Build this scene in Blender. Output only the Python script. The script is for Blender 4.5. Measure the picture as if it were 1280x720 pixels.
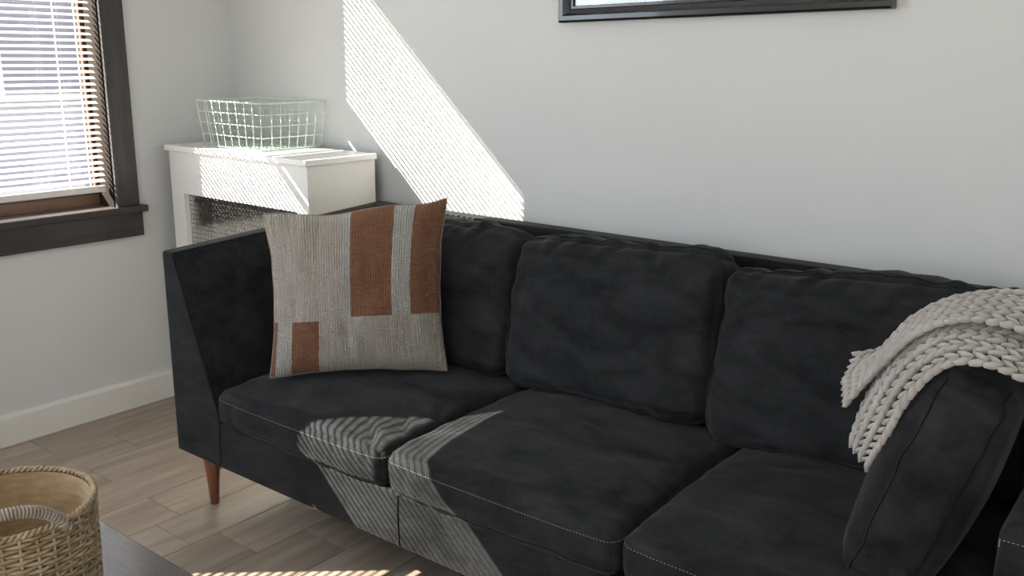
import bpy, math, random
import numpy as np
from mathutils import Vector, Matrix, noise
random.seed(7)
for o in list(bpy.data.objects): bpy.data.objects.remove(o)
scene = bpy.context.scene
COL = scene.collection
PI = math.pi

# ------------------------------------------------------------------ camera
YAW, PITCH, ROLL = math.radians(38.2557), math.radians(13.96), math.radians(.4729)
CAM = Vector((3.2609, -2.3241, 1.3349))
Fw = Vector((-math.sin(YAW)*math.cos(PITCH), math.cos(YAW)*math.cos(PITCH), -math.sin(PITCH)))
Rt = Vector((math.cos(YAW), math.sin(YAW), 0)); Up = Rt.cross(Fw)
R2 = Rt*math.cos(ROLL) + Up*math.sin(ROLL); U2 = -Rt*math.sin(ROLL) + Up*math.cos(ROLL)
cd = bpy.data.cameras.new('camera'); cam = bpy.data.objects.new('camera', cd); COL.objects.link(cam)
cd.sensor_width = 36; cd.lens = 1168.93/1280*36; cd.clip_start = .02
M = Matrix((R2, U2, -Fw)).transposed().to_4x4(); M.translation = CAM
cam.matrix_world = M
scene.camera = cam

# ------------------------------------------------------------------ world, sun, daylight, added fill, exposure
scene.view_settings.view_transform = 'Standard'
scene.view_settings.look = 'None'
scene.view_settings.gamma = 1
scene.view_settings.use_curve_mapping = False
scene.view_settings.exposure = 0.08
w = bpy.data.worlds.new('sky'); scene.world = w; w.use_nodes = True
bg = w.node_tree.nodes['Background']
bg.inputs['Color'].default_value = (.72, .85, 1.0, 1); bg.inputs['Strength'].default_value = 2.0
SUN = Vector((1.166, 1.0, -1.073)).normalized()
sd = bpy.data.lights.new('sun', 'SUN'); sd.energy = 49; sd.angle = math.radians(.285); sd.color = (1, .90, .76)
so_ = bpy.data.objects.new('sun', sd); COL.objects.link(so_)
so_.rotation_euler = SUN.to_track_quat('-Z', 'Y').to_euler(); so_.location = (-6, -5, 6)
def area(name, loc, direction, sx, sy, e, col):
    d = bpy.data.lights.new(name, 'AREA'); d.shape = 'RECTANGLE'; d.size = sx; d.size_y = sy; d.energy = e; d.color = col
    o = bpy.data.objects.new(name, d); COL.objects.link(o); o.location = loc
    o.rotation_euler = Vector(direction).to_track_quat('-Z', 'Z').to_euler(); return o
# daylight entering by the second window of the left wall, and an unseen warm fill added behind the camera to brighten the room
area('daylight_left', (.05, -2.57, 1.58), (1, 0, -.12), .84, 1.5, 29, (.76, .88, 1.0))
area('warm_fill_front', (2.6, -4.62, 1.45), (0, 1, -.05), 2.6, 1.5, 27, (1.0, .93, .83))

# ------------------------------------------------------------------ material helpers
MATS = {}
class NT:
    def __init__(s, name):
        s.m = bpy.data.materials.new(name); s.m.use_nodes = True; s.t = s.m.node_tree
        s.b = s.t.nodes['Principled BSDF']; s.out = s.t.nodes['Material Output']; MATS[name] = s.m
    def n(s, ty, **kw):
        nd = s.t.nodes.new(ty)
        for k, v in kw.items():
            if k.startswith('_'): setattr(nd, k[1:], v)
            else:
                key = int(k[1:]) if k[0] == 'i' and k[1:].isdigit() else k.replace('__', ' ')
                s.set(nd.inputs[key], v)
        return nd
    def set(s, inp, v):
        if isinstance(v, bpy.types.NodeSocket): s.t.links.new(v, inp)
        else: inp.default_value = v
    def p(s, **kw):
        for k, v in kw.items(): s.set(s.b.inputs[k.replace('__', ' ')], v)
    def coord(s, kind='Object', scale=(1, 1, 1), rot=(0, 0, 0)):
        c = s.n('ShaderNodeTexCoord'); mp = s.n('ShaderNodeMapping', Vector=c.outputs[kind], Scale=scale, Rotation=rot)
        return mp.outputs[0]
    def noise(s, vec, scale=5, detail=4, rough=.55):
        return s.n('ShaderNodeTexNoise', Vector=vec, Scale=scale, Detail=detail, Roughness=rough).outputs['Fac']
    def ramp(s, fac, stops):
        r = s.n('ShaderNodeValToRGB', Fac=fac); e = r.color_ramp.elements
        while len(e) < len(stops): e.new(.5)
        for el, (p, c) in zip(e, stops): el.position = p; el.color = (*c, 1)
        return r.outputs['Color']
    def math(s, op, a, b=0.0, c=0.0):
        nd = s.n('ShaderNodeMath', _operation=op); s.set(nd.inputs[0], a); s.set(nd.inputs[1], b); s.set(nd.inputs[2], c); return nd.outputs[0]
    def mix(s, f, a, b, mode='MIX'):
        nd = s.n('ShaderNodeMix', _data_type='RGBA', _blend_type=mode)
        s.set(nd.inputs[0], f); s.set(nd.inputs[6], a if not isinstance(a, tuple) else (*a[:3], 1)); s.set(nd.inputs[7], b if not isinstance(b, tuple) else (*b[:3], 1))
        return nd.outputs[2]
    def bump(s, h, strength=.3, dist=.01):
        s.p(Normal=s.n('ShaderNodeBump', Height=h, Strength=strength, Distance=dist).outputs[0])

def m_paint(name, c, rough=.55, bumpscale=45, bs=.06, var=.04):
    k = NT(name); v = k.coord()
    f = k.noise(v, 1.3, 3)
    lo = tuple(x*(1-var) for x in c); hi = tuple(min(1, x*(1+var)) for x in c)
    k.p(Base__Color=k.ramp(f, [(.3, lo), (.7, hi)]), Roughness=rough)
    k.bump(k.noise(v, bumpscale, 5), bs, .01)
m_paint('wall_paint', (.60, .612, .620), .6, 30, .10, .02)
m_paint('ceiling_paint', (.75, .75, .74), .8)
m_paint('white_trim', (.70, .69, .66), .4, 25, .05)
m_paint('cover_white', (.80, .80, .79), .32, 40, .03, .015)
m_paint('cover_side', (.80, .78, .73), .45, 40, .03, .015)
m_paint('exterior_siding', (.46, .41, .48), .7)
m_paint('exterior_pane', (.24, .22, .27), .3)
m_paint('exterior_roof', (.10, .08, .08), .8)
m_paint('ground_grey', (.25, .25, .22), .9)

def m_wood(name, c0, c1, rough, axis='y', scale=6, stretch=14, bs=.15, coat=0, spec=.5):
    k = NT(name); sc = {'x': (1, stretch, stretch), 'y': (stretch, 1, stretch), 'z': (stretch, stretch, 1)}[axis]
    v = k.coord('Object', sc)
    g = k.noise(v, scale, 6, .65)
    k.p(Base__Color=k.ramp(g, [(.28, c0), (.72, c1)]), Roughness=rough, Coat__Weight=coat, Coat__Roughness=.18, Specular__IOR__Level=spec)
    k.bump(g, bs, .004)
m_wood('dark_casing', (.016, .014, .015), (.050, .045, .047), .42, 'z', 4, 10)
m_wood('dark_sill', (.020, .017, .017), (.060, .052, .052), .42, 'y', 4, 10)
m_wood('brown_sash', (.05, .026, .017), (.11, .06, .04), .5, 'y', 5, 10)
m_wood('jamb_brown', (.010, .0075, .006), (.024, .018, .0145), .7, 'z', 4, 10, .15, 0, .08)
m_wood('leg_wood', (.13, .035, .014), (.26, .085, .035), .3, 'z', 9, 8, .03, .4)
m_wood('table_wood', (.026, .019, .019), (.085, .066, .066), .30, 'x', 9, 22, .25, 1.0)

# floor planks: greige with long grain, a little tone difference from board to board
k = NT('plank'); v = k.coord('Object', (11, 1.0, 11)); oi = k.n('ShaderNodeObjectInfo')
off = k.n('ShaderNodeVectorMath', _operation='ADD', i0=v); 
rnd = k.n('ShaderNodeCombineXYZ', X=k.math('MULTIPLY', oi.outputs['Random'], 37.0), Y=k.math('MULTIPLY', oi.outputs['Random'], 91.0))
k.set(off.inputs[1], rnd.outputs[0])
g = k.noise(off.outputs[0], 1.9, 7, .62)
col = k.ramp(g, [(.25, (.190, .146, .116)), (.5, (.310, .250, .204)), (.78, (.430, .360, .300))])
tone = k.math('MULTIPLY_ADD', oi.outputs['Random'], .26, .86)
k.p(Base__Color=k.mix(1.0, col, k.n('ShaderNodeCombineColor', Red=tone, Green=tone, Blue=tone).outputs[0], 'MULTIPLY'), Roughness=.36)
k.bump(g, .12, .003)
m_paint('subfloor', (.05, .04, .035), .8)

# black microsuede: brushed nap marks, soft sheen
def m_suede(name, c0, c1, sheen=.35):
    k = NT(name); v = k.coord('Object', (1, 1, 1))
    big = k.noise(k.n('ShaderNodeMapping', Vector=v, Scale=(1.2, 2.6, 2.0), Rotation=(.2, .3, .5)).outputs[0], 4.0, 4, .6)
    # brushed nap: strokes lying one way or the other
    nd = k.n('ShaderNodeTexNoise', Vector=k.n('ShaderNodeMapping', Vector=v, Scale=(1.0, 2.3, 2.6), Rotation=(.4, .2, .75)).outputs[0], Scale=6.0, Detail=6, Roughness=.62, Distortion=.7)
    stroke = k.ramp(nd.outputs['Fac'], [(.38, (0, 0, 0)), (.66, (1, 1, 1))])
    mid = k.noise(v, 55, 4, .7)
    mx = k.math('ADD', k.math('ADD', k.math('MULTIPLY', big, .45), k.math('MULTIPLY', stroke, .28)), k.math('MULTIPLY', mid, .27))
    fine = k.noise(v, 420, 2)
    k.p(Base__Color=k.ramp(mx, [(.20, c0), (.80, c1)]), Roughness=.80,
        Sheen__Weight=k.math('MULTIPLY', k.math('MULTIPLY_ADD', mx, .8, .55), sheen), Sheen__Roughness=.42, Sheen__Tint=(.95, .97, 1.0, 1), Specular__IOR__Level=.10)
    k.bump(k.math('ADD', k.math('MULTIPLY', fine, .25), k.math('MULTIPLY', k.noise(v, 9, 4), 1.0)), .22, .014)
m_suede('suede', (.0036, .0043, .0056), (.0325, .0342, .0375), .085)
m_suede('suede_seam', (.006, .0065, .0075), (.009, .0095, .011), .1)
m_paint('stitch_thread', (.16, .155, .145), .7)

# knit throw
k = NT('knit_yarn'); v = k.coord()
k.p(Base__Color=k.ramp(k.noise(v, 18, 3), [(.3, (.37, .345, .325)), (.7, (.49, .46, .435))]), Roughness=.9, Sheen__Weight=.3)
k.bump(k.noise(v, 600, 2), .35, .004)
# seagrass
k = NT('seagrass'); v = k.coord()
k.p(Base__Color=k.ramp(k.noise(v, 38, 5, .65), [(.28, (.19, .125, .06)), (.5, (.34, .255, .15)), (.75, (.50, .41, .28))]), Roughness=.6)
k.bump(k.noise(v, 220, 3), .3, .004)
k = NT('seagrass_handle'); v = k.coord()
k.p(Base__Color=k.ramp(k.noise(v, 40, 5), [(.3, (.24, .205, .16)), (.7, (.40, .35, .285))]), Roughness=.65)
k = NT('seagrass_inside'); v = k.coord('Object', (1, 1, 3))
k.p(Base__Color=k.ramp(k.noise(v, 30, 5), [(.3, (.23, .15, .07)), (.7, (.37, .26, .14))]), Roughness=.7)
k = NT('mint_wire'); k.p(Base__Color=(.58, .70, .63, 1), Roughness=.35, Metallic=.1)
k = NT('blind_white'); k.p(Base__Color=(.66, .63, .62, 1), Roughness=.45)
k = NT('blind_cord'); k.p(Base__Color=(.85, .83, .8, 1), Roughness=.8)
k = NT('black_frame'); k.p(Base__Color=(.012, .012, .014, 1), Roughness=.28, Coat__Weight=.3)
k = NT('frame_mat'); k.p(Base__Color=(.70, .69, .68, 1), Roughness=.6)
k = NT('art_paper'); v = k.coord()
k.p(Base__Color=k.ramp(k.noise(v, 3, 3), [(.42, (.55, .53, .50)), (.6, (.36, .37, .38))]), Roughness=.7)
k = NT('black_plastic'); k.p(Base__Color=(.01, .01, .011, 1), Roughness=.5)
# window glass: clear sheet with reflection
k = NT('window_glass'); k.t.nodes.remove(k.b)
tr = k.n('ShaderNodeBsdfTransparent', Color=(.96, .97, .97, 1)); gl = k.n('ShaderNodeBsdfGlossy', Roughness=.02)
mx = k.n('ShaderNodeMixShader', Fac=.05, i1=tr.outputs[0], i2=gl.outputs[0])
k.t.links.new(mx.outputs[0], k.out.inputs[0])
# pierced metal grille: staggered slots in a woven pattern
k = NT('grille_metal'); c = k.n('ShaderNodeTexCoord'); sp = k.n('ShaderNodeSeparateXYZ', Vector=c.outputs['Object'])
X, Z = sp.outputs[0], sp.outputs[2]
P = .0175
def slot(ox, oz, hx, hz):
    fx = k.math('ABSOLUTE', k.math('SUBTRACT', k.math('FRACT', k.math('ADD', k.math('DIVIDE', X, P), ox+50)), .5))
    fz = k.math('ABSOLUTE', k.math('SUBTRACT', k.math('FRACT', k.math('ADD', k.math('DIVIDE', Z, P), oz+50)), .5))
    return k.math('MULTIPLY', k.math('LESS_THAN', fx, hx), k.math('LESS_THAN', fz, hz))
holes = k.math('MINIMUM', k.math('ADD', slot(0, 0, .36, .10), slot(.5, .5, .10, .36)), 1.0)
k.p(Base__Color=k.mix(holes, (.82, .79, .74), (.02, .02, .02)), Metallic=k.math('SUBTRACT', 1.0, holes), Roughness=k.math('MULTIPLY_ADD', holes, .4, .13))
k.bump(k.math('SUBTRACT', 1.0, holes), .08, .002)

# kilim pillow: rust blocks woven into oatmeal, laid out in the cloth's own s,t
def m_kilim():
    k = NT('kilim'); uv = k.n('ShaderNodeUVMap'); sp = k.n('ShaderNodeSeparateXYZ', Vector=uv.outputs[0]); s_, t_ = sp.outputs[0], sp.outputs[1]
    wob = k.math('MULTIPLY_ADD', k.noise(uv.outputs[0], 30, 2), .010, -.005)
    s = k.math('ADD', s_, wob); t = k.math('ADD', t_, wob)
    def rect(a, b, c, d):
        f = k.math('MULTIPLY', k.math('GREATER_THAN', s, a), k.math('LESS_THAN', s, b))
        return k.math('MULTIPLY', f, k.math('MULTIPLY', k.math('GREATER_THAN', t, c), k.math('LESS_THAN', t, d)))
    rust = k.math('ADD', k.math('ADD', rect(.475, .715, .335, 1.1), rect(.825, 1.1, .335, 1.1)), k.math('ADD', rect(.125, .285, -.1, .325), rect(-.1, .030, -.1, .335)))
    light = k.math('ADD', rect(.425, .475, .335, 1.1), rect(.030, .125, -.1, .325))
    light = k.math('ADD', light, rect(.715, .825, .335, 1.1))
    streak = k.noise(k.n('ShaderNodeMapping', Vector=uv.outputs[0], Scale=(26, 1.6, 1)).outputs[0], 2.2, 5, .65)
    oat = k.ramp(streak, [(.3, (.44, .385, .335)), (.7, (.64, .58, .52))])
    ru = k.ramp(k.noise(k.n('ShaderNodeMapping', Vector=uv.outputs[0], Scale=(4, 40, 1)).outputs[0], 2, 5, .6), [(.3, (.205, .070, .022)), (.7, (.315, .115, .040))])
    li = k.ramp(streak, [(.3, (.47, .45, .42)), (.7, (.60, .575, .54))])
    yarn = k.math('MULTIPLY_ADD', k.noise(k.n('ShaderNodeMapping', Vector=uv.outputs[0], Scale=(100, 90, 1)).outputs[0], 1.0, 4, .8), 1.5, .25)
    yc = k.n('ShaderNodeCombineColor', Red=yarn, Green=yarn, Blue=yarn).outputs[0]
    k.p(Base__Color=k.mix(1.0, k.mix(rust, k.mix(light, oat, li), ru), yc, 'MULTIPLY'), Roughness=.95, Sheen__Weight=.15)
    wx = k.n('ShaderNodeTexWave', _wave_type='BANDS', _bands_direction='X', Vector=uv.outputs[0], Scale=21, Distortion=2.5, Detail=2)
    wy = k.n('ShaderNodeTexWave', _wave_type='BANDS', _bands_direction='Y', Vector=uv.outputs[0], Scale=27, Distortion=3.0, Detail=2)
    h = k.math('ADD', k.math('MULTIPLY', wx.outputs['Fac'], wy.outputs['Fac']), k.noise(uv.outputs[0], 110, 3))
    k.bump(h, 1.0, .010)
m_kilim()

# ------------------------------------------------------------------ mesh helpers
def obj(name, verts, faces, mat, parent=None, smooth=False, bevel=0, segs=2, uvs=None, loc=None):
    me = bpy.data.meshes.new(name); me.from_pydata([tuple(map(float, q)) for q in verts], [], faces); me.update()
    if mat: me.materials.append(MATS[mat])
    if smooth: me.polygons.foreach_set('use_smooth', [True]*len(me.polygons))
    if uvs is not None:
        l = me.uv_layers.new(name='UVMap')
        for lp in me.loops: l.data[lp.index].uv = uvs[lp.vertex_index]
    o = bpy.data.objects.new(name, me); COL.objects.link(o)
    if parent: o.parent = parent
    if loc: o.location = loc
    if bevel:
        b = o.modifiers.new('bevel', 'BEVEL'); b.width = bevel; b.segments = segs; b.limit_method = 'ANGLE'; b.angle_limit = math.radians(40)
        me.polygons.foreach_set('use_smooth', [True]*len(me.polygons))
        o.modifiers.new('wn', 'WEIGHTED_NORMAL')
    return o
BF = [(0, 3, 2, 1), (4, 5, 6, 7), (0, 1, 5, 4), (1, 2, 6, 5), (2, 3, 7, 6), (3, 0, 4, 7)]
def boxv(x0, x1, y0, y1, z0, z1):
    return [(x0, y0, z0), (x1, y0, z0), (x1, y1, z0), (x0, y1, z0), (x0, y0, z1), (x1, y0, z1), (x1, y1, z1), (x0, y1, z1)]
def box(name, x0, x1, y0, y1, z0, z1, mat, parent=None, bevel=0, segs=2):
    return obj(name, boxv(x0, x1, y0, y1, z0, z1), BF, mat, parent, bevel=bevel, segs=segs)
class MB:
    def __init__(s): s.v = []; s.f = []
    def add(s, v, f):
        n = len(s.v); s.v += list(v); s.f += [tuple(i+n for i in q) for q in f]
    def box(s, *a): s.add(boxv(*a), BF); return s
    def tube(s, pts, r, n=8, closed=False, cap=True):
        pts = [Vector(p) for p in pts]; N = len(pts); rr = r if callable(r) else (lambda i: r)
        vs = []; fs = []; up = None
        for i, p in enumerate(pts):
            a = pts[(i-1) % N] if (closed or i > 0) else p; b = pts[(i+1) % N] if (closed or i < N-1) else p
            t = (b-a).normalized()
            if up is None:
                up = Vector((0, 0, 1)) if abs(t.z) < .9 else Vector((1, 0, 0))
            up = (up - t*up.dot(t))
            if up.length < 1e-6: up = t.orthogonal()
            up.normalize(); sd_ = t.cross(up)
            for j in range(n):
                q = 2*PI*j/n; vs.append(p + (up*math.cos(q) + sd_*math.sin(q))*rr(i))
        for i in range(N if closed else N-1):
            i2 = (i+1) % N
            for j in range(n):
                j2 = (j+1) % n; fs.append((i*n+j, i*n+j2, i2*n+j2, i2*n+j))
        if cap and not closed:
            fs.append(tuple(range(n))[::-1]); fs.append(tuple((N-1)*n+j for j in range(n)))
        s.add(vs, fs); return s
    def build(s, name, mat, parent=None, smooth=False, bevel=0, **kw): return obj(name, s.v, s.f, mat, parent, smooth, bevel, **kw)
def empty(name, loc=(0, 0, 0), rz=0):
    o = bpy.data.objects.new(name, None); COL.objects.link(o); o.location = loc; o.rotation_euler = (0, 0, rz); o.empty_display_size = .1; return o
def tag(o, label, cat, group=None):
    o['label'] = label; o['category'] = cat
    if group: o['group'] = group
    return o
def structure(o): o['kind'] = 'structure'; return o

# ------------------------------------------------------------------ room shell
RX, FY, CH = 5.3, -4.7, 2.62
WIN = [dict(y1=-.553, y0=-1.40, z0=.77, z1=2.438, rail=1.821), dict(y1=-2.143, y0=-2.99, z0=.77, z1=2.35, rail=1.731)]
def wall_with_holes(name, axis, pos, thick, a0, a1, z0, z1, holes, mat):
    """wall slab; axis 'x' means its plane is x = pos and it runs along y"""
    m = MB(); As = sorted({a0, a1, *[q for h in holes for q in h[:2]]}); Zs = sorted({z0, z1, *[q for h in holes for q in h[2:]]})
    for i in range(len(As)-1):
        for j in range(len(Zs)-1):
            ca, cz = (As[i]+As[i+1])/2, (Zs[j]+Zs[j+1])/2
            if any(h[0] < ca < h[1] and h[2] < cz < h[3] for h in holes): continue
            p = sorted((pos, pos+thick))
            if axis == 'x': m.box(p[0], p[1], As[i], As[i+1], Zs[j], Zs[j+1])
            else: m.box(As[i], As[i+1], p[0], p[1], Zs[j], Zs[j+1])
    return structure(m.build(name, mat))
wall_with_holes('wall_left', 'x', 0, -.15, FY, .11, 0, CH, [(q['y0'], q['y1'], q['z0'], q['z1']) for q in WIN], 'wall_paint')
wall_with_holes('wall_back', 'y', 0, .11, 0, RX, 0, CH, [], 'wall_paint')
wall_with_holes('wall_front', 'y', FY, -.11, 0, RX, 0, CH, [(1.25, 3.95, .65, 2.25)], 'wall_paint')
wall_with_holes('wall_right', 'x', RX, .11, FY, .11, 0, CH, [(-3.1, -1.3, .45, 2.25)], 'wall_paint')
structure(box('ceiling', -.15, RX+.11, FY-.11, .11, CH, CH+.1, 'ceiling_paint'))
floor = structure(box('floor', -.15, RX+.11, FY-.11, .11, -.12, -.008, 'subfloor'))
# floor boards run away from the camera along y
PW = .178; X0 = .74-4*PW
known = {0: -.963, 4: -.940, 6: -.930, 7: -.765}
i = -1; rj = random.Random(3)
while X0+i*PW < RX:
    xa, xb = max(0, X0+i*PW), min(RX, X0+(i+1)*PW)
    L = 1.22; j0 = known.get(i, -.95 + (.0 if i % 2 == 0 else .30) + rj.uniform(-.38, .38)*(i % 2))
    ends = sorted({0.0, FY, *[j0+n*L for n in range(-5, 5) if FY+.05 < j0+n*L < -.05]})
    for a, b in zip(ends[:-1], ends[1:]):
        if xb-xa < .01: continue
        g = .0007
        p = obj('plank', boxv(xa+g, xb-g, a+g, b-g, -.0085, 0), BF, 'plank', floor, bevel=.0012, segs=1)
    i += 1
# baseboards
def baseboard(name, pts, mat='white_trim'):
    x0, x1, y0, y1 = pts; m = MB()
    m.box(x0, x1, y0, y1, 0, .098)
    if x1-x0 < y1-y0: m.add([(x0, y0, .098), (x1, y0, .098), (x1-.004, y0, .111), (x0, y0, .111), (x0, y1, .098), (x1, y1, .098), (x1-.004, y1, .111), (x0, y1, .111)], [(0, 3, 2, 1), (4, 5, 6, 7), (0, 1, 5, 4), (1, 2, 6, 5), (2, 3, 7, 6), (3, 0, 4, 7)])
    else: m.add([(x0, y1, .098), (x0, y0, .098), (x0, y0+.004, .111), (x0, y1, .111), (x1, y1, .098), (x1, y0, .098), (x1, y0+.004, .111), (x1, y1, .111)], [(0, 1, 2, 3), (4, 7, 6, 5), (0, 4, 5, 1), (1, 5, 6, 2), (2, 6, 7, 3), (3, 7, 4, 0)])
    return structure(m.build(name, mat))
baseboard('baseboard_left', (0, .014, FY, 0)); baseboard('baseboard_back', (.014, RX, -.014, 0))

# ------------------------------------------------------------------ windows in the left wall
def make_window(n, q):
    y0, y1, z0, z1, zr = q['y0'], q['y1'], q['z0'], q['z1'], q['rail']
    W = structure(empty('window_%d' % n, (0, (y0+y1)/2, z0))); ox, oy, oz = 0, (y0+y1)/2, z0
    def bx(name, a, b, c, d, e, f, mat, bevel=.002, par=None): return box(name, a, b, c-oy, d-oy, e-oz, f-oz, mat, par or W, bevel)
    cw = .0886
    bx('casing', 0, .021, y1, y1+cw, z0+.011, z1+cw, 'dark_casing', .003)
    bx('casing', 0, .021, y0-cw, y0, z0+.011, z1+cw, 'dark_casing', .003)
    bx('head_casing', 0, .024, y0-cw-.01, y1+cw+.01, z1, z1+.11, 'dark_sill', .003)
    bx('sill', -.15, .034, y0-cw-.026, y1+cw+.026, z0-.013, z0+.0113, 'dark_sill', .003)
    bx('apron', 0, .020, y0-cw-.008, y1+cw+.008, z0-.103, z0-.013, 'dark_sill', .002)
    for a, b in ((y1-.004, y1), (y0, y0+.004)): bx('jamb', -.15, .004, a, b, z0+.0113, z1, 'jamb_brown', .001)
    bx('head_jamb', -.15, .004, y0, y1, z1-.012, z1, 'jamb_brown', .001)
    st = .011
    for nm, xa, xb, za, zb, rb, rt in (('lower_sash', -.115, -.095, z0+.0113, zr+.045, .062, .060), ('upper_sash', -.140, -.120, zr-.045, z1-.012, .060, .040)):
        m = MB(); ya, yb = y0+.004, y1-.004
        m.box(xa, xb, ya-oy, ya+st-oy, za-oz, zb-oz); m.box(xa, xb, yb-st-oy, yb-oy, za-oz, zb-oz)
        m.box(xa, xb, ya+st-oy, yb-st-oy, za-oz, za+rb-oz); m.box(xa, xb, ya+st-oy, yb-st-oy, zb-rt-oz, zb-oz)
        s = m.build(nm, 'brown_sash', W, bevel=.0015)
        bx('pane', (xa+xb)/2-.0015, (xa+xb)/2+.0015, ya+st, yb-st, za+rb, zb-rt, 'window_glass', 0, s)
        if nm == 'lower_sash': bx('sash_groove', xb, xb+.0015, ya+st+.01, yb-st+.012, za+.040, za+.046, 'black_plastic', 0, s)
    # storm window outside: thin frame with a slim meeting rail
    m = MB(); ya, yb = y0-.02, y1+.02; xa, xb = -.165, -.155
    m.box(xa, xb, ya-oy, ya+.02-oy, 0, z1-oz); m.box(xa, xb, yb-.02-oy, yb-oy, 0, z1-oz)
    m.box(xa, xb, ya+.02-oy, yb-.02-oy, zr-.076-oz, zr-.055-oz)
    m.box(xa, xb, ya-oy, yb-oy, z1-oz, z1+.02-oz); m.box(xa, xb, ya-oy, yb-oy, -.02, 0)
    m.build('storm_frame', 'white_trim', W)
    return W
make_window(1, WIN[0]); make_window(2, WIN[1])

def make_blind(q, label):
    y0, y1, zb, zt = q['y0']+.013, q['y1']-.013, .850, q['z1']-.014
    yc = (y0+y1)/2; hw = (y1-y0)/2-.003; xc = -.030
    B = tag(empty('window_blind', (xc, yc, zb-.012)), label, 'blind', 'mini blinds on the left wall')
    oz = zb-.012
    box('head_rail', -.016, .016, -hw, hw, zt-.030-oz, zt-oz, 'blind_white', B, .003)
    # bottom rail: a shallow bar leaning like the slats
    m = MB(); m.box(-.006, .006, -hw-.004, hw+.004, 0, .024); m.build('bottom_rail', 'blind_white', B, bevel=.004)
    # one curved slat, shared
    tilt = math.radians(19); sv = []; sf = []; nseg = 6; D = .0250
    for side in (0, 1):
        for yy in (-hw, hw):
            for i in range(nseg+1):
                a = -D/2 + D*i/nseg; crown = .0016*(1-(2*a/D)**2) + side*.0004
                # room edge (+x) low, outer edge high
                sv.append((a*math.cos(tilt)+crown*math.sin(tilt), yy, -a*math.sin(tilt)+crown*math.cos(tilt)))
    n1 = nseg+1
    for side in (0, 1):
        b0 = side*2*n1
        for i in range(nseg):
            f = (b0+i, b0+i+1, b0+n1+i+1, b0+n1+i); sf.append(f if side else f[::-1])
    me = None; z = zb+.030; cnt = 0
    while z < zt-.035:
        if me is None:
            s = obj('slat', sv, sf, 'blind_white', B, smooth=True); me = s.data
        else:
            s = bpy.data.objects.new('slat', me); COL.objects.link(s); s.parent = B
        s.location = (0, 0, z-oz); z += .0215
    for yy in (hw-.118, -hw+.118):
        for xx in (-.0125, .0125): MB().tube([(xx, yy, .01), (xx, yy, zt-.02-oz)], .0008, 5).build('ladder_cord', 'blind_cord', B)
    MB().tube([(0, hw-.128, .01), (0, hw-.128, zt-.02-oz)], .0008, 5).build('lift_cord', 'blind_cord', B)
    return B
make_blind(WIN[0], 'white mini blind lowered in the dark framed window, its slats open')
make_blind(WIN[1], 'white mini blind in the window farther along, outside the picture on the left')

# openings behind the camera: simple framed windows
def plain_window(n, axis, pos, a0, a1, z0, z1):
    W = structure(empty('window_%d' % n, (0, 0, 0))); m = MB(); g = MB(); t = .05
    def b(mm, c, d, e, f, th0, th1):
        if axis == 'y': mm.box(c, d, pos+th0, pos+th1, e, f)
        else: mm.box(pos+th0, pos+th1, c, d, e, f)
    s = -1 if axis == 'y' else 1
    lo, hi = sorted((s*.02, s*.09)); gl, gh = sorted((s*.05, s*.055))
    for c, d, e, f in ((a0, a0+t, z0, z1), (a1-t, a1, z0, z1), (a0+t, a1-t, z0, z0+t), (a0+t, a1-t, z1-t, z1), ((a0+a1)/2-t/2, (a0+a1)/2+t/2, z0+t, z1-t)): b(m, c, d, e, f, lo, hi)
    m.build('window_frame', 'white_trim', W)
    for c, d in ((a0+t, (a0+a1)/2-t/2), ((a0+a1)/2+t/2, a1-t)):
        g = MB(); b(g, c, d, z0+t, z1-t, gl, gh); g.build('pane', 'window_glass', W)
plain_window(3, 'y', FY, 1.25, 3.95, .65, 2.25); plain_window(4, 'x', RX, -3.1, -1.3, .45, 2.25)

# outside, seen in slivers between the slats
structure(box('ground', -40, 40, -40, 40, -.75, -.70, 'ground_grey'))
H = tag(empty('neighbouring_house', (-7.5, 3.4, -.7)), 'pale mauve house beyond the blind, seen in slivers', 'house')
box('house_wall', -3, 0, -5.5, 7, 0, 5.2, 'exterior_siding', H)
obj('house_roof', [(.4, -5.8, 5.1), (.4, 7.3, 5.1), (-3.4, 7.3, 5.1), (-3.4, -5.8, 5.1), (-1.5, -5.8, 6.6), (-1.5, 7.3, 6.6)], [(0, 1, 5, 4), (2, 3, 4, 5), (0, 4, 3), (1, 2, 5), (0, 3, 2, 1)], 'exterior_roof', H)
for yy in (-3.6, -.6, 2.4):
    f = box('house_window', 0, .06, yy-.5, yy+.5, 1.5, 3.1, 'white_trim', H)
    box('pane', .06, .07, yy-.43, yy+.43, 1.58, 3.02, 'exterior_pane', f)

# ------------------------------------------------------------------ radiator cover
RC = tag(empty('radiator_cover', (0, 0, 0)), 'white painted radiator cover with pierced metal grille in the corner', 'radiator cover')
cx0, cx1, cyf, cyb = .055, .847, -.350, -.045
t = .02; gx0, gx1, gz0, gz1 = .134, .795, .13, .823
box('top', .043, .859, -.362, cyb, .980, 1.0, 'cover_white', RC, .002)
box('side_panel', cx1-t, cx1, cyf+t, cyb, 0, .980, 'cover_side', RC, .001)
box('side_panel', cx0, cx0+t, cyf+t, cyb, 0, .980, 'cover_side', RC, .001)
m = MB(); m.box(cx0, gx0, cyf, cyf+t, 0, .980); m.box(gx1, cx1, cyf, cyf+t, 0, .980); m.box(gx0, gx1, cyf, cyf+t, gz1, .980); m.box(gx0, gx1, cyf, cyf+t, 0, gz0)
m.build('front_frame', 'cover_white', RC)
box('grille', gx0-.01, gx1+.01, cyf+t, cyf+t+.003, gz0-.01, gz1+.01, 'grille_metal', RC)
box('end_batten', cx1, cx1+.004, cyf, cyf+.012, 0, .979, 'cover_side', RC)

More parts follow.
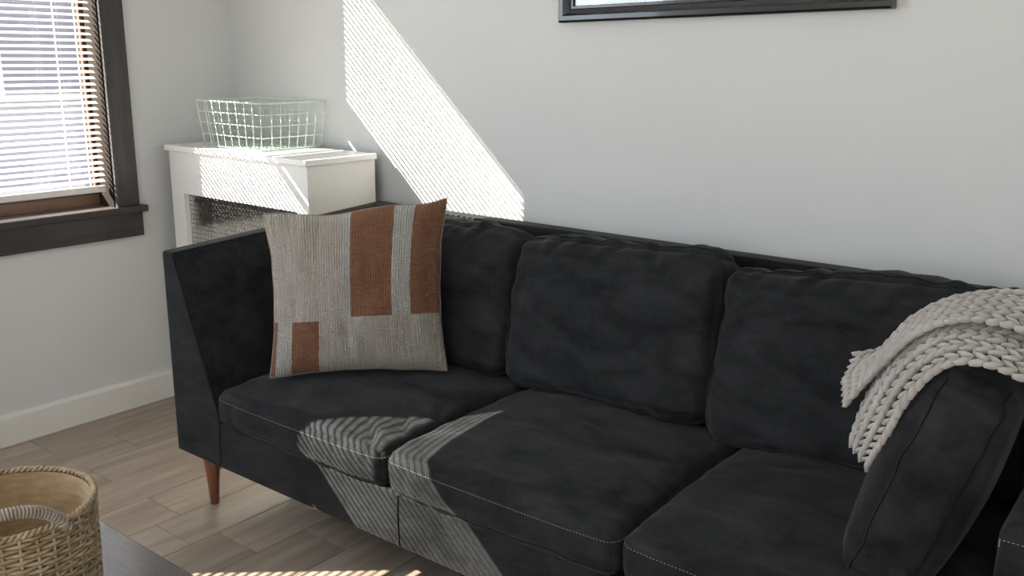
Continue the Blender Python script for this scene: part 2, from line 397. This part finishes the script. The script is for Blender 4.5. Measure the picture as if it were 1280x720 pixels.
# ------------------------------------------------------------------ wire basket on the cover
WB = tag(empty('wire_basket', (.393, -.172, 1.0005)), 'pale mint wire basket standing empty on the radiator cover', 'basket')
bx_, by_, tx_, ty_, bh = .170, .132, .192, .145, .168
def lvl(f): return bx_+(tx_-bx_)*f, by_+(ty_-by_)*f, .004+(bh-.004)*f
def ring(f, r):
    a, b, z = lvl(f); c = .008; pts = []
    for (sx, sy) in ((1, -1), (1, 1), (-1, 1), (-1, -1)):
        for d in ((0, 1) if sx*sy < 0 else (1, 0)):
            pts.append((sx*(a-(c if d == 0 else 0)), sy*(b-(c if d == 1 else 0)), z))
    return MB().tube(pts, r, 6, closed=True)
ring(1, .0027).build('rim', 'mint_wire', WB, True)
for f in (0.02, .27, .52, .76): ring(f, .0016).build('wire', 'mint_wire', WB, True)
nfx, nfy = 8, 7
for kx in range(nfx+1):
    f = -1+2*kx/nfx
    for s in (-1, 1): MB().tube([(f*(bx_-.004), s*by_, .004), (f*(tx_-.004), s*ty_, bh)], .0016, 6).build('wire', 'mint_wire', WB, True)
    MB().tube([(f*(bx_-.004), -by_, .003), (f*(bx_-.004), by_, .003)], .0014, 6).build('wire', 'mint_wire', WB, True)
for ky in range(nfy+1):
    f = -1+2*ky/nfy
    if 0 < ky < nfy:
        for s in (-1, 1): MB().tube([(s*bx_, f*(by_-.004), .004), (s*tx_, f*(ty_-.004), bh)], .0016, 6).build('wire', 'mint_wire', WB, True)
    MB().tube([(-bx_, f*(by_-.004), .0055), (bx_, f*(by_-.004), .0055)], .0014, 6).build('wire', 'mint_wire', WB, True)

# ------------------------------------------------------------------ cushions
def cushion_map(hx, hy, hz, r, crown, side, puff, seed, wr, creases=()):
    """point on the unit cube's skin -> point on a soft boxed cushion (local, centred)"""
    def f(p):
        x, y, z = p; h = (hx, hy, hz); rr = min(r, hx*.95, hy*.95, hz*.95)
        P = Vector((x*hx, y*hy, z*hz)); q = Vector([max(-(a-rr), min(a-rr, b)) for a, b in zip(h, P)])
        d = P-q
        if d.length > 1e-9: P = q + d.normalized()*rr
        ex, ey, ez = 1-x*x, 1-y*y, 1-z*z
        P.z += math.copysign(1, z)*abs(z)**3*crown*(max(0, ex)**.7)*(max(0, ey)**.7)
        P.y += math.copysign(1, y)*abs(y)**3*side*max(0, ex)**.6*max(0, ez)
        P.x += math.copysign(1, x)*abs(x)**3*side*max(0, ey)**.6*max(0, ez)
        # corners pull in a little
        cpull = (abs(x)*abs(y))**6; P.x *= 1-puff*cpull; P.y *= 1-puff*cpull
        n1 = noise.noise(Vector((P.x*4+seed, P.y*4, P.z*4+seed*2)))
        n2 = noise.noise(Vector((P.x*11+seed*3, P.y*7, P.z*11)))
        edge = max(abs(x), abs(y))**5
        n3 = noise.noise(Vector((P.x*26+seed, P.y*26, P.z*9)))*edge
        dn = Vector((x*abs(x)**4/hx, y*abs(y)**4/hy, z*abs(z)**4/hz)); dn = dn.normalized() if dn.length > 1e-6 else Vector((0, 0, 1))
        out = wr*(n1*1.0 + n2*.5 + n3*.75)
        for (ax_, ay_, bx2, by2, wd, dp) in creases:
            # fold line from a to b on the face (cushion-local metres), fading along its length
            vx, vy = bx2-ax_, by2-ay_; L2 = vx*vx+vy*vy; tt = ((x*hx-ax_)*vx+(y*hy-ay_)*vy)/L2
            if -.3 < tt < 1.3 and z > -.2:
                dd = ((x*hx-ax_)*vy-(y*hy-ay_)*vx)/math.sqrt(L2)
                fade = max(0, 1-abs(tt-.35)/.8)**1.5
                out += dp*fade*(-math.exp(-(dd/wd)**2) + .6*math.exp(-((dd-2.1*wd)/(1.3*wd))**2))
        return P + dn*out
    return f
def soft(n): # denser near the ends
    return [math.copysign(1-(1-abs(2*i/n-1))**1.35, 2*i/n-1) for i in range(n+1)]
def cushion_mesh(f, nx, ny, nz):
    vs = []; idx = {}; fs = []
    X, Y, Z = soft(nx), soft(ny), soft(nz)
    def vid(i, j, k):
        key = (i, j, k)
        if key not in idx: idx[key] = len(vs); vs.append(f((X[i], Y[j], Z[k])))
        return idx[key]
    for i in range(nx):
        for j in range(ny):
            fs.append((vid(i, j, nz), vid(i+1, j, nz), vid(i+1, j+1, nz), vid(i, j+1, nz)))
            fs.append((vid(i, j, 0), vid(i, j+1, 0), vid(i+1, j+1, 0), vid(i+1, j, 0)))
    for i in range(nx):
        for k_ in range(nz):
            fs.append((vid(i, 0, k_), vid(i+1, 0, k_), vid(i+1, 0, k_+1), vid(i, 0, k_+1)))
            fs.append((vid(i, ny, k_), vid(i, ny, k_+1), vid(i+1, ny, k_+1), vid(i+1, ny, k_)))
    for j in range(ny):
        for k_ in range(nz):
            fs.append((vid(0, j, k_), vid(0, j, k_+1), vid(0, j+1, k_+1), vid(0, j+1, k_)))
            fs.append((vid(nx, j, k_), vid(nx, j+1, k_), vid(nx, j+1, k_+1), vid(nx, j, k_+1)))
    return vs, fs
def seam_loop(f, z, n=160, push=0.0):
    pts = []
    for i in range(n):
        q = 4*i/n; s = int(q); e = (q-s)*2-1
        p = [(e, -1), (1, e), (-e, 1), (-1, -e)][s]
        P = f((p[0], p[1], z)); pts.append(P)
    return pts
def cushion(name, parent, f, n, mat, M4=None, seams=(.8, -.8), thread=None, seam_r=.0022):
    vs, fs = cushion_mesh(f, *n)
    c = obj(name, vs, fs, mat, parent, smooth=True)
    if M4 is not None: c.matrix_local = M4
    for i, z in enumerate(seams):
        MB().tube(seam_loop(f, z), seam_r, 6, closed=True).build('seam', 'suede_seam', c, True)
    if thread is not None:
        # fine topstitching: short dashes just inside the seam on the front edge
        L = seam_loop(f, thread, 640); m = MB()
        for i in range(0, 640, 2):
            m.tube([L[i], L[(i+1) % 640]], .0011, 4)
        m.build('stitching', 'stitch_thread', c, True)
    return c

# ------------------------------------------------------------------ sofa
SOFA = tag(empty('sofa', (.8641, -.8974, 0), math.radians(.521)), 'long black suede sofa with three seat cushions against the grey wall', 'sofa')
D, RB, AH, AHF, SW = .861, .1803, .8345, .789, 2.40
BAK = .0
# left arm: thin at the top, leaning outwards, thick at the foot
prof = [(0, RB), (.0, AHF), (.055, AHF), (.226, .335), (.214, RB)]
vs = []
N = 8
for i in range(N+1):
    v_ = D*i/N; tt = i/N
    for (u, z) in prof: vs.append((u, v_, z + ((AH-AHF)*tt if z == AHF else 0)))
fs = []
for i in range(N):
    for j in range(5): j2 = (j+1) % 5; fs.append((i*5+j, (i+1)*5+j, (i+1)*5+j2, i*5+j2))
fs += [(0, 1, 2, 3, 4), tuple(N*5+j for j in (4, 3, 2, 1, 0))]
obj('arm', vs, fs, 'suede', SOFA, bevel=.009, segs=3)
m = MB(); m.tube([(.055-.001, -.001, AHF-.006), (.140, -.001, .560), (.226, -.001, .335), (.214, -.001, RB)], .0017, 6); m.tube([(.0545, 0, AHF-.003), (.0545, D*.5, (AHF+AH)/2-.003), (.0545, D, AH-.003)], .0015, 6)
m.build('arm_seam', 'suede_seam', SOFA, True)
# right arm: lower, square and padded
ra = box('arm', 2.182, SW, .0, D, RB, .664, 'suede', SOFA, .028, 5); ra['label'] = 'low padded arm at the right end with topstitched corner'
m = MB()
L = [(2.186+(SW-.03-2.186)*i/60, -.0012, .640-.0*i) for i in range(61)]
for i in range(0, 60, 2): m.tube([L[i], L[i+1]], .0012, 4)
m.tube([(2.1875, -.0012, .640), (2.1875, -.0012, .628)], .0012, 4); m.build('stitching', 'stitch_thread', ra)
# back and rails
obj('back', [(.02, .70, RB), (SW, .70, RB), (SW, D, RB), (.02, D, RB), (.02, .792, AH), (SW, .792, AH), (SW, D, AH), (.02, D, AH)], BF, 'suede', SOFA, bevel=.012, segs=3)
MB().tube([(.05, .7935, AH-.004), (SW, .7935, AH-.004)], .0016, 6).build('back_seam', 'suede_seam', SOFA, True)
rail = box('front_rail', .212, 2.184, .0, .10, RB, .321, 'suede', SOFA, .008, 3)
MB().tube([(.925, -.0008, .318), (.923, -.0012, .27), (.926, -.001, RB+.004)], .0016, 6).build('rail_seam', 'suede_seam', rail, True)
box('seat_deck', .21, 2.19, .10, .72, RB, .315, 'suede', SOFA, .004)
# legs: tapered turned wood on black plates
def leg(u, v_):
    prof = [(.0125, 0), (.0135, .002), (.0170, .06), (.0225, .12), (.0275, RB)]
    n = 20; vs = [(u+r*math.cos(2*PI*j/n), v_+r*math.sin(2*PI*j/n), z) for r, z in prof for j in range(n)]
    fs = [(i*n+j, i*n+(j+1) % n, (i+1)*n+(j+1) % n, (i+1)*n+j) for i in range(len(prof)-1) for j in range(n)]
    fs += [tuple(range(n))[::-1], tuple((len(prof)-1)*n+j for j in range(n))]
    o = obj('leg', vs, fs, 'leg_wood', SOFA, smooth=True); o['label'] = 'tapered reddish wooden leg'
for u, v_ in ((.0685, .068), (.0685, D-.07), (SW-.07, .068), (SW-.07, D-.07), (1.25, D-.1)): leg(u, v_)
box('leg_bracket', .075, .135, .05, .11, RB-.012, RB, 'black_plastic', SOFA, .002)
BACK_CREASES = [[(.10, .205, .02, .120, .012, .010), (.22, .205, .16, .140, .011, .009), (.30, .10, .20, -.02, .016, .009), (-.05, .20, -.10, .10, .013, .008)],
                [(.02, .208, -.05, .120, .012, .012), (.12, .21, .16, .130, .011, .010), (-.16, .21, -.20, .14, .010, .008), (.20, .17, .12, .10, .012, .009), (.22, -.02, .26, -.16, .018, .010), (-.24, -.10, -.12, -.19, .020, .008)],
                [(-.10, .212, -.17, .120, .011, .013), (-.02, .213, -.06, .150, .010, .009), (-.24, .21, -.27, .14, .010, .008), (-.26, -.08, -.14, -.19, .020, .009), (.10, .20, .04, .10, .014, .009)]]
SEAT_CREASES = [[(.30, -.30, .16, -.20, .012, .008), (.31, -.22, .20, -.10, .012, .007), (.32, -.10, .22, .04, .014, .007), (.28, -.31, .24, -.24, .008, .006)],
                [(-.02, .08, .12, .03, .016, .005), (.20, -.02, .05, -.12, .018, .005), (.24, -.10, .27, -.24, .015, .005)],
                [(-.20, .12, -.05, .16, .018, .005), (.05, -.10, .18, -.02, .02, .005)]]
# seat cushions
for i, (u0, u1, zt) in enumerate(((.220, .882, .418), (.887, 1.532, .424), (1.537, 2.180, .430))):
    v0, v1, z0 = -.014, .62, .321
    f = cushion_map((u1-u0)/2, (v1-v0)/2, (zt-z0)/2, .028, .040, .007, .020, 3.1*i+1, .006, SEAT_CREASES[i])
    cushion('seat_cushion', SOFA, f, (76, 70, 12), 'suede', Matrix.Translation(((u0+u1)/2, (v0+v1)/2, (zt+z0)/2)), seams=(-.72,), thread=.60, seam_r=.0018)
# back cushions, leaning back
for i, (u0, u1, hh, tl) in enumerate(((.13, .822, .418, 14), (.828, 1.450, .424, 14.5), (1.456, 2.14, .432, 14.5))):
    T = .150; cr = BACK_CREASES[i]
    f = cushion_map((u1-u0)/2, hh/2, T/2, .036, .040, .012, .022, 7.7*i+2, .013, cr)
    # cushion local: x = u, y = height, z = towards the room
    R = Matrix.Rotation(math.radians(90+tl), 4, 'X') # y -> up, z -> front
    ang = math.radians(tl)
    yv = Vector((0, math.sin(ang), math.cos(ang))); zv = Vector((0, -math.cos(ang), math.sin(ang))); xv = Vector((1, 0, 0)); rl = (0, .05, .06)[i]; xv, yv = xv*math.cos(rl)+yv*math.sin(rl), yv*math.cos(rl)-xv*math.sin(rl)
    base = Vector(((u0+u1)/2, .585, .432)); ctr = base + yv*hh/2
    M4 = Matrix((xv, yv, zv)).transposed().to_4x4(); M4.translation = ctr
    cushion('back_cushion', SOFA, f, (84, 62, 14), 'suede', M4, seams=(.72, -.72), seam_r=.0016)

SM = Matrix.Translation((.8641, -.8974, 0)) @ Matrix.Rotation(math.radians(.521), 4, 'Z')
# ------------------------------------------------------------------ loose cushion leaning on the right arm
f = cushion_map(.226, .210, .066, .036, .032, .014, .015, 41.0, .009)
ang = math.radians(17); rz = math.radians(6)
# x local runs back along v, y up (leaning to +u), z towards -u (into the seat)
xv = Vector((-math.sin(rz), math.cos(rz), 0)); side = Vector((math.cos(rz), math.sin(rz), 0))
yv = side*math.sin(ang) + Vector((0, 0, math.cos(ang))); zv = xv.cross(yv)
M4 = Matrix((xv, yv, zv)).transposed().to_4x4(); M4.translation = Vector((1.997, .05, .448)) + yv*.210 + xv*.226
vs, fs = cushion_mesh(f, 44, 36, 14)
c = obj('cushion', vs, fs, 'suede', None, smooth=True); c.matrix_world = SM @ M4
tag(c, 'thick black suede cushion leaning on the right arm under the knitted throw', 'cushion')
for z in (.8, -.8): MB().tube(seam_loop(f, z), .0022, 6, closed=True).build('seam', 'suede_seam', c, True)

# ------------------------------------------------------------------ kilim pillow in the left corner
def make_pillow():
    BL, BR, TL, TR = [Vector(q) for q in ((.325, .105, .452), (.690, .440, .462), (.238, .180, .893), (.602, .545, .936))]
    C0 = (BL+BR+TL+TR)/4; nrm = (BR-BL).cross(TL-BL).normalized(); n = 56; vs = []; uvs = []; fs = []
    def P(s, t, sgn):
        a, b = 2*s-1, 2*t-1
        # sides bow inwards between pointed corners
        cs = .5+(s-.5)*(1-.085*(1-b*b)+.012*noise.noise(Vector((3, t*6, s*2)))); ct = .5+(t-.5)*(1-.060*(1-a*a)+.014*noise.noise(Vector((s*6, 5, t*2))))
        p = (BL*(1-cs)+BR*cs)*(1-ct) + (TL*(1-cs)+TR*cs)*ct
        e = max(0, (1-a**2)*(1-b**2))
        th = .098*e**.46*(1+.18*(-b))
        w = .016*noise.noise(Vector((s*4.2+2, t*3.6, sgn*3))) + .0085*noise.noise(Vector((s*12, t*3.2, 9+sgn))) + .003*noise.noise(Vector((s*22, t*16, 4)))
        # creases near the lower edge and soft waves at the upper one
        w += -.018*math.exp(-((s-.44-.10*(.3-t))/.018)**2)*math.exp(-((t-.16)/.16)**2)*(sgn > 0)
        p = p + nrm*(sgn*th + w*min(1, e*6))
        p.z += .006*math.sin(s*11+1.0)*max(0, t-.8)*5*(1-a**8)
        return p
    for sgn in (1, -1):
        for j in range(n+1):
            for i in range(n+1):
                # denser at the rim
                s = .5-.5*math.cos(PI*i/n); t = .5-.5*math.cos(PI*j/n)
                vs.append(P(s, t, sgn)); uvs.append((s, t) if sgn > 0 else (1-s, t))
    m1 = (n+1)**2
    for j in range(n):
        for i in range(n):
            a = j*(n+1)+i; f_ = (a, a+1, a+n+2, a+n+1)
            fs.append(f_); fs.append(tuple(q+m1 for q in f_[::-1]))
    org = (BL+BR)/2
    o = obj('throw_pillow', [q-org for q in vs], fs, 'kilim', None, smooth=True, uvs=uvs); o.matrix_world = SM @ Matrix.Translation(org)
    tag(o, 'square woven pillow with rust and oatmeal blocks in the left corner', 'pillow')
    rim = []
    for i in range(40): rim.append(P(i/40, 0, 1))
    for i in range(40): rim.append(P(1, i/40, 1))
    for i in range(40): rim.append(P(1-i/40, 1, 1))
    for i in range(40): rim.append(P(0, 1-i/40, 1))
    MB().tube([q-org for q in rim], .0030, 6, closed=True).build('edge_seam', 'rust_edge', o, True)
k = NT('rust_edge'); k.p(Base__Color=(.30, .23, .18, 1), Roughness=.95)
make_pillow()

# ------------------------------------------------------------------ chunky knitted throw
def ico(sub=1):
    import bmesh
    b = bmesh.new(); bmesh.ops.create_icosphere(b, subdivisions=sub, radius=1); b.verts.ensure_lookup_table()
    v = np.array([q.co[:] for q in b.verts]); f_ = np.array([[w_.index for w_ in q.verts] for q in b.faces]); b.free(); return v, f_
def resample(P, step):
    P = np.array(P, float)
    # Catmull-Rom then equal spacing
    Q = []
    for i in range(len(P)-1):
        p0, p1, p2, p3 = P[max(0, i-1)], P[i], P[i+1], P[min(len(P)-1, i+2)]
        for t in np.linspace(0, 1, 24, endpoint=False):
            Q.append(.5*((2*p1)+(-p0+p2)*t+(2*p0-5*p1+4*p2-p3)*t*t+(-p0+3*p1-3*p2+p3)*t**3))
    Q.append(P[-1]); Q = np.array(Q); d = np.r_[0, np.cumsum(np.linalg.norm(np.diff(Q, axis=0), axis=1))]
    n = max(2, int(d[-1]/step)); s = np.linspace(0, d[-1], n+1)
    return np.c_[[np.interp(s, d, Q[:, a]) for a in range(3)]].T
def make_throw():
    V, Fc = ico(1); AV = []; AF = []; cnt = 0
    rings = []
    # rows of knitting: each is a path over the cushion from the right, over the top, down its left side (sofa-local)
    rows = []
    def lerp3(a, b, t): return tuple(x+(y-x)*t for x, y in zip(a, b))
    # under layer: the near edge of the throw, it hangs lowest and gathers at its end
    A0 = [(2.46, .09, .735), (2.34, .085, .795), (2.235, .08, .842), (2.150, .075, .873), (2.085, .075, .868), (2.040, .08, .820), (2.012, .085, .765), (1.990, .10, .708), (1.956, .135, .630)]
    A1 = [(2.46, .25, .765), (2.34, .25, .825), (2.235, .25, .868), (2.150, .25, .895), (2.060, .25, .885), (1.985, .25, .835), (1.945, .25, .775), (1.915, .245, .705), (1.902, .235, .628)]
    for j in range(6):
        e = j/5
        rows.append([(q[0]-.010-.012*math.sin(PI*e), q[1], q[2]+.012+.010*math.sin(PI*e)) for q in (lerp3(a, b, e) for a, b in zip(A0, A1))])
    # upper layer: folded back over, its rows run together into a bunch at the left
    B0 = [(2.46, .13, .765), (2.34, .135, .835), (2.235, .14, .885), (2.150, .145, .912), (2.070, .15, .905), (2.005, .16, .862), (1.958, .175, .800), (1.925, .20, .752), (1.892, .195, .700)]
    Bm = [(2.46, .27, .800), (2.34, .27, .870), (2.235, .275, .925), (2.140, .28, .945), (2.050, .285, .925), (1.978, .28, .880), (1.935, .275, .825), (1.900, .265, .772), (1.862, .255, .735)]
    B1 = [(2.46, .46, .790), (2.34, .46, .865), (2.235, .46, .905), (2.130, .455, .912), (2.030, .44, .880), (1.958, .41, .840), (1.918, .375, .800), (1.878, .355, .780), (1.850, .335, .772)]
    for j in range(9):
        e = j/8
        up = .022*max(0, 1-e*1.15)
        rows.append([(q[0]-up*.5, q[1], q[2]+up) for q in (lerp3(a, m_, e*2) if e < .5 else lerp3(m_, b, e*2-1) for a, m_, b in zip(B0, Bm, B1))])
    for ri, R in enumerate(rows):
        path = resample([(u, v_, z) for (u, v_, z) in R], .0205)
        nb = rows[ri+1] if ri+1 < len(rows) and ri != 5 else rows[ri-1]
        sgn = 1 if (ri+1 < len(rows) and ri != 5) else -1
        path2 = resample([(u, v_, z) for (u, v_, z) in nb], .0205)
        for i in range(len(path)-1):
            c0 = (path[i]+path[i+1])/2; tng = path[i+1]-path[i]; tng /= np.linalg.norm(tng)
            k2 = min(len(path2)-1, int(round(i*(len(path2)-1)/(len(path)-1))))
            acr = (path2[k2]-path[i])*sgn; wdt = min(.042, np.linalg.norm(acr)); acr = acr - tng*np.dot(acr, tng); acr /= np.linalg.norm(acr)
            nor = np.cross(tng, acr); nor /= np.linalg.norm(nor)
            if nor[2] < 0 and abs(nor[2]) > .2: nor = -nor
            elif nor[0] > 0 and abs(nor[2]) <= .2: nor = -nor
            for s in (-1, 1):
                a = math.radians(26)*s
                lx = tng*math.cos(a)+acr*math.sin(a)
                ly = np.cross(nor, lx)
                jit = random.uniform(-.0008, .0008)
                c_ = c0 + acr*s*wdt*.21 + nor*jit
                AV.append(c_ + V[:, :1]*lx*.0175 + V[:, 1:2]*ly*max(.0042, wdt*.145) + V[:, 2:3]*nor*.0078); AF.append(Fc+cnt); cnt += len(V)
        rings.append(path)
    vs = np.concatenate(AV); fs = np.concatenate(AF)
    org = np.array((2.1, .25, .80))
    o = obj('throw_blanket', vs-org, [tuple(int(x) for x in q) for q in fs], 'knit_yarn', None, smooth=True)
    o.matrix_world = SM @ Matrix.Translation(Vector(org))
    tag(o, 'chunky grey knitted throw draped over the leaning black cushion', 'blanket')
make_throw()

# ------------------------------------------------------------------ framed picture on the back wall
PF = empty('picture_frame', (1.613, -.001, 1.428)); PF.rotation_euler = (0, math.radians(-1.15), 0)
tag(PF, 'black moulded picture frame with white mat on the back wall', 'picture')
w_, h_ = .943, .70
def frame_side(pa, pb, inward):
    """mitred moulding with three steps between two outer corners"""
    pa, pb, inw = Vector(pa), Vector(pb), Vector(inward); al = (pb-pa).normalized()
    prof = [(0, 0), (0, .026), (.006, .031), (.018, .031), (.024, .024), (.034, .022), (.038, .016), (.044, .016), (.046, .010), (.046, 0)]
    vs = []
    for P_, s in ((pa, 1), (pb, -1)):
        for d_, y_ in prof: vs.append(P_ + inw*d_ + al*(d_*s) + Vector((0, -y_, 0)))
    n = len(prof); fs = [(i, (i+1) % n, n+(i+1) % n, n+i) for i in range(n)] + [tuple(range(n))[::-1], tuple(range(n, 2*n))]
    return obj('frame_side', vs, fs, 'black_frame', PF)
frame_side((0, 0, 0), (w_, 0, 0), (0, 0, 1)); frame_side((w_, 0, h_), (0, 0, h_), (0, 0, -1))
frame_side((0, 0, h_), (0, 0, 0), (1, 0, 0)); frame_side((w_, 0, 0), (w_, 0, h_), (-1, 0, 0))
box('mat', .04, w_-.04, -.006, -.002, .04, h_-.04, 'frame_mat', PF)
box('print', .15, w_-.15, -.0075, -.006, .14, h_-.14, 'art_paper', PF)
box('glass', .042, w_-.042, -.0095, -.0085, .042, h_-.042, 'window_glass', PF)

# ------------------------------------------------------------------ coffee table
TZ = .425
CT = tag(empty('coffee_table', (1.80, -1.79, 0)), 'dark brown wooden coffee table at the lower left corner', 'table')
box('tabletop', -.56, .50, -.29, .296, TZ-.032, TZ, 'table_wood', CT, .0025)
box('apron', -.52, .46, -.25, .256, TZ-.085, TZ-.032, 'table_wood', CT, .002)
for sx in (-.525, .425):
    for sy in (-.255, .215): box('leg', sx, sx+.045, sy, sy+.045, 0, TZ-.033, 'table_wood', CT, .003)

# ------------------------------------------------------------------ seagrass basket on the table
BR_, BHt = .134, .194
BK = tag(empty('woven_basket', (1.752, -1.741, TZ+.001)), 'round natural seagrass basket with wrapped handle on the coffee table', 'basket')
def brad(z): return BR_*(.955+.045*(z/BHt)) 
rowsN = 26; ns = 34; seg = ns*4
m = MB()
for r in range(rowsN):
    z = .006+(BHt-.014)*r/(rowsN-1); ph = (r % 2)*PI
    pts = []
    jz = [random.uniform(-.0008, .0008) for _ in range(seg)]
    for i in range(seg):
        a = 2*PI*i/seg; rr = brad(z)+.0026*math.sin(ns*a/2*2/2+ph)+random.uniform(-.0005, .0005)
        pts.append((rr*math.cos(a), rr*math.sin(a), z+jz[i]))
    m.tube(pts, .0036, 5, closed=True)
m.build('weave', 'seagrass', BK, True)
m = MB()
for i in range(ns):
    a = 2*PI*(i+.5)/ns
    m.tube([((brad(z)+.0012)*math.cos(a), (brad(z)+.0012)*math.sin(a), z) for z in (.002, .07, .14, BHt-.004)], .0030, 5)
m.build('stakes', 'seagrass', BK, True)
# lining and base so the wall reads solid
n = 72; vs = []; fs = []
for z, rr in ((.002, brad(0)-.004), (BHt-.004, brad(BHt)-.004), (BHt-.004, brad(BHt)-.0065), (.006, brad(0)-.0065)):
    vs += [(rr*math.cos(2*PI*i/n), rr*math.sin(2*PI*i/n), z) for i in range(n)]
for q in range(3):
    for i in range(n): fs.append((q*n+i, q*n+(i+1) % n, (q+1)*n+(i+1) % n, (q+1)*n+i))
fs += [tuple(range(n))[::-1], tuple(3*n+i for i in range(n))]
obj('lining', vs, fs, 'seagrass_inside', BK, smooth=True)
m = MB()
for s in range(2):
    pts = []
    for i in range(320):
        a = 2*PI*i/320; q = 44*a+s*PI; rr = BR_+.0030*math.cos(q); pts.append((rr*math.cos(a), rr*math.sin(a), BHt+.0030*math.sin(q)))
    m.tube(pts, .0032, 6, closed=True)
m.build('braided_rim', 'seagrass', BK, True)
def handle(a0):
    half = math.radians(33); pts = []; N = 60
    for i in range(N+1):
        q = i/N; a = a0-half+2*half*q; lift = math.sin(PI*q)**.55
        rr = BR_+.007; zz = BHt-.012+.056*lift
        pts.append(Vector((rr*math.cos(a), rr*math.sin(a), zz)))
    h = MB().tube(pts, .0070, 10).build('handle', 'seagrass_handle', BK, True)
    # wrapped cord
    m = MB(); cp = []; turns = 34; M_ = turns*12
    for i in range(M_+1):
        q = i/M_*N; i0 = min(N-1, int(q)); p = pts[i0].lerp(pts[i0+1], q-i0); tn = (pts[i0+1]-pts[i0]).normalized()
        rad = Vector((p.x, p.y, 0)).normalized(); e1 = (rad-tn*rad.dot(tn)).normalized(); e2 = tn.cross(e1); an = 2*PI*turns*i/M_
        cp.append(p+(e1*math.cos(an)+e2*math.sin(an))*.0078)
    m.tube(cp, .0026, 5); m.build('handle_wrap', 'seagrass_handle', h, True)
handle(math.radians(-20)); handle(math.radians(202))
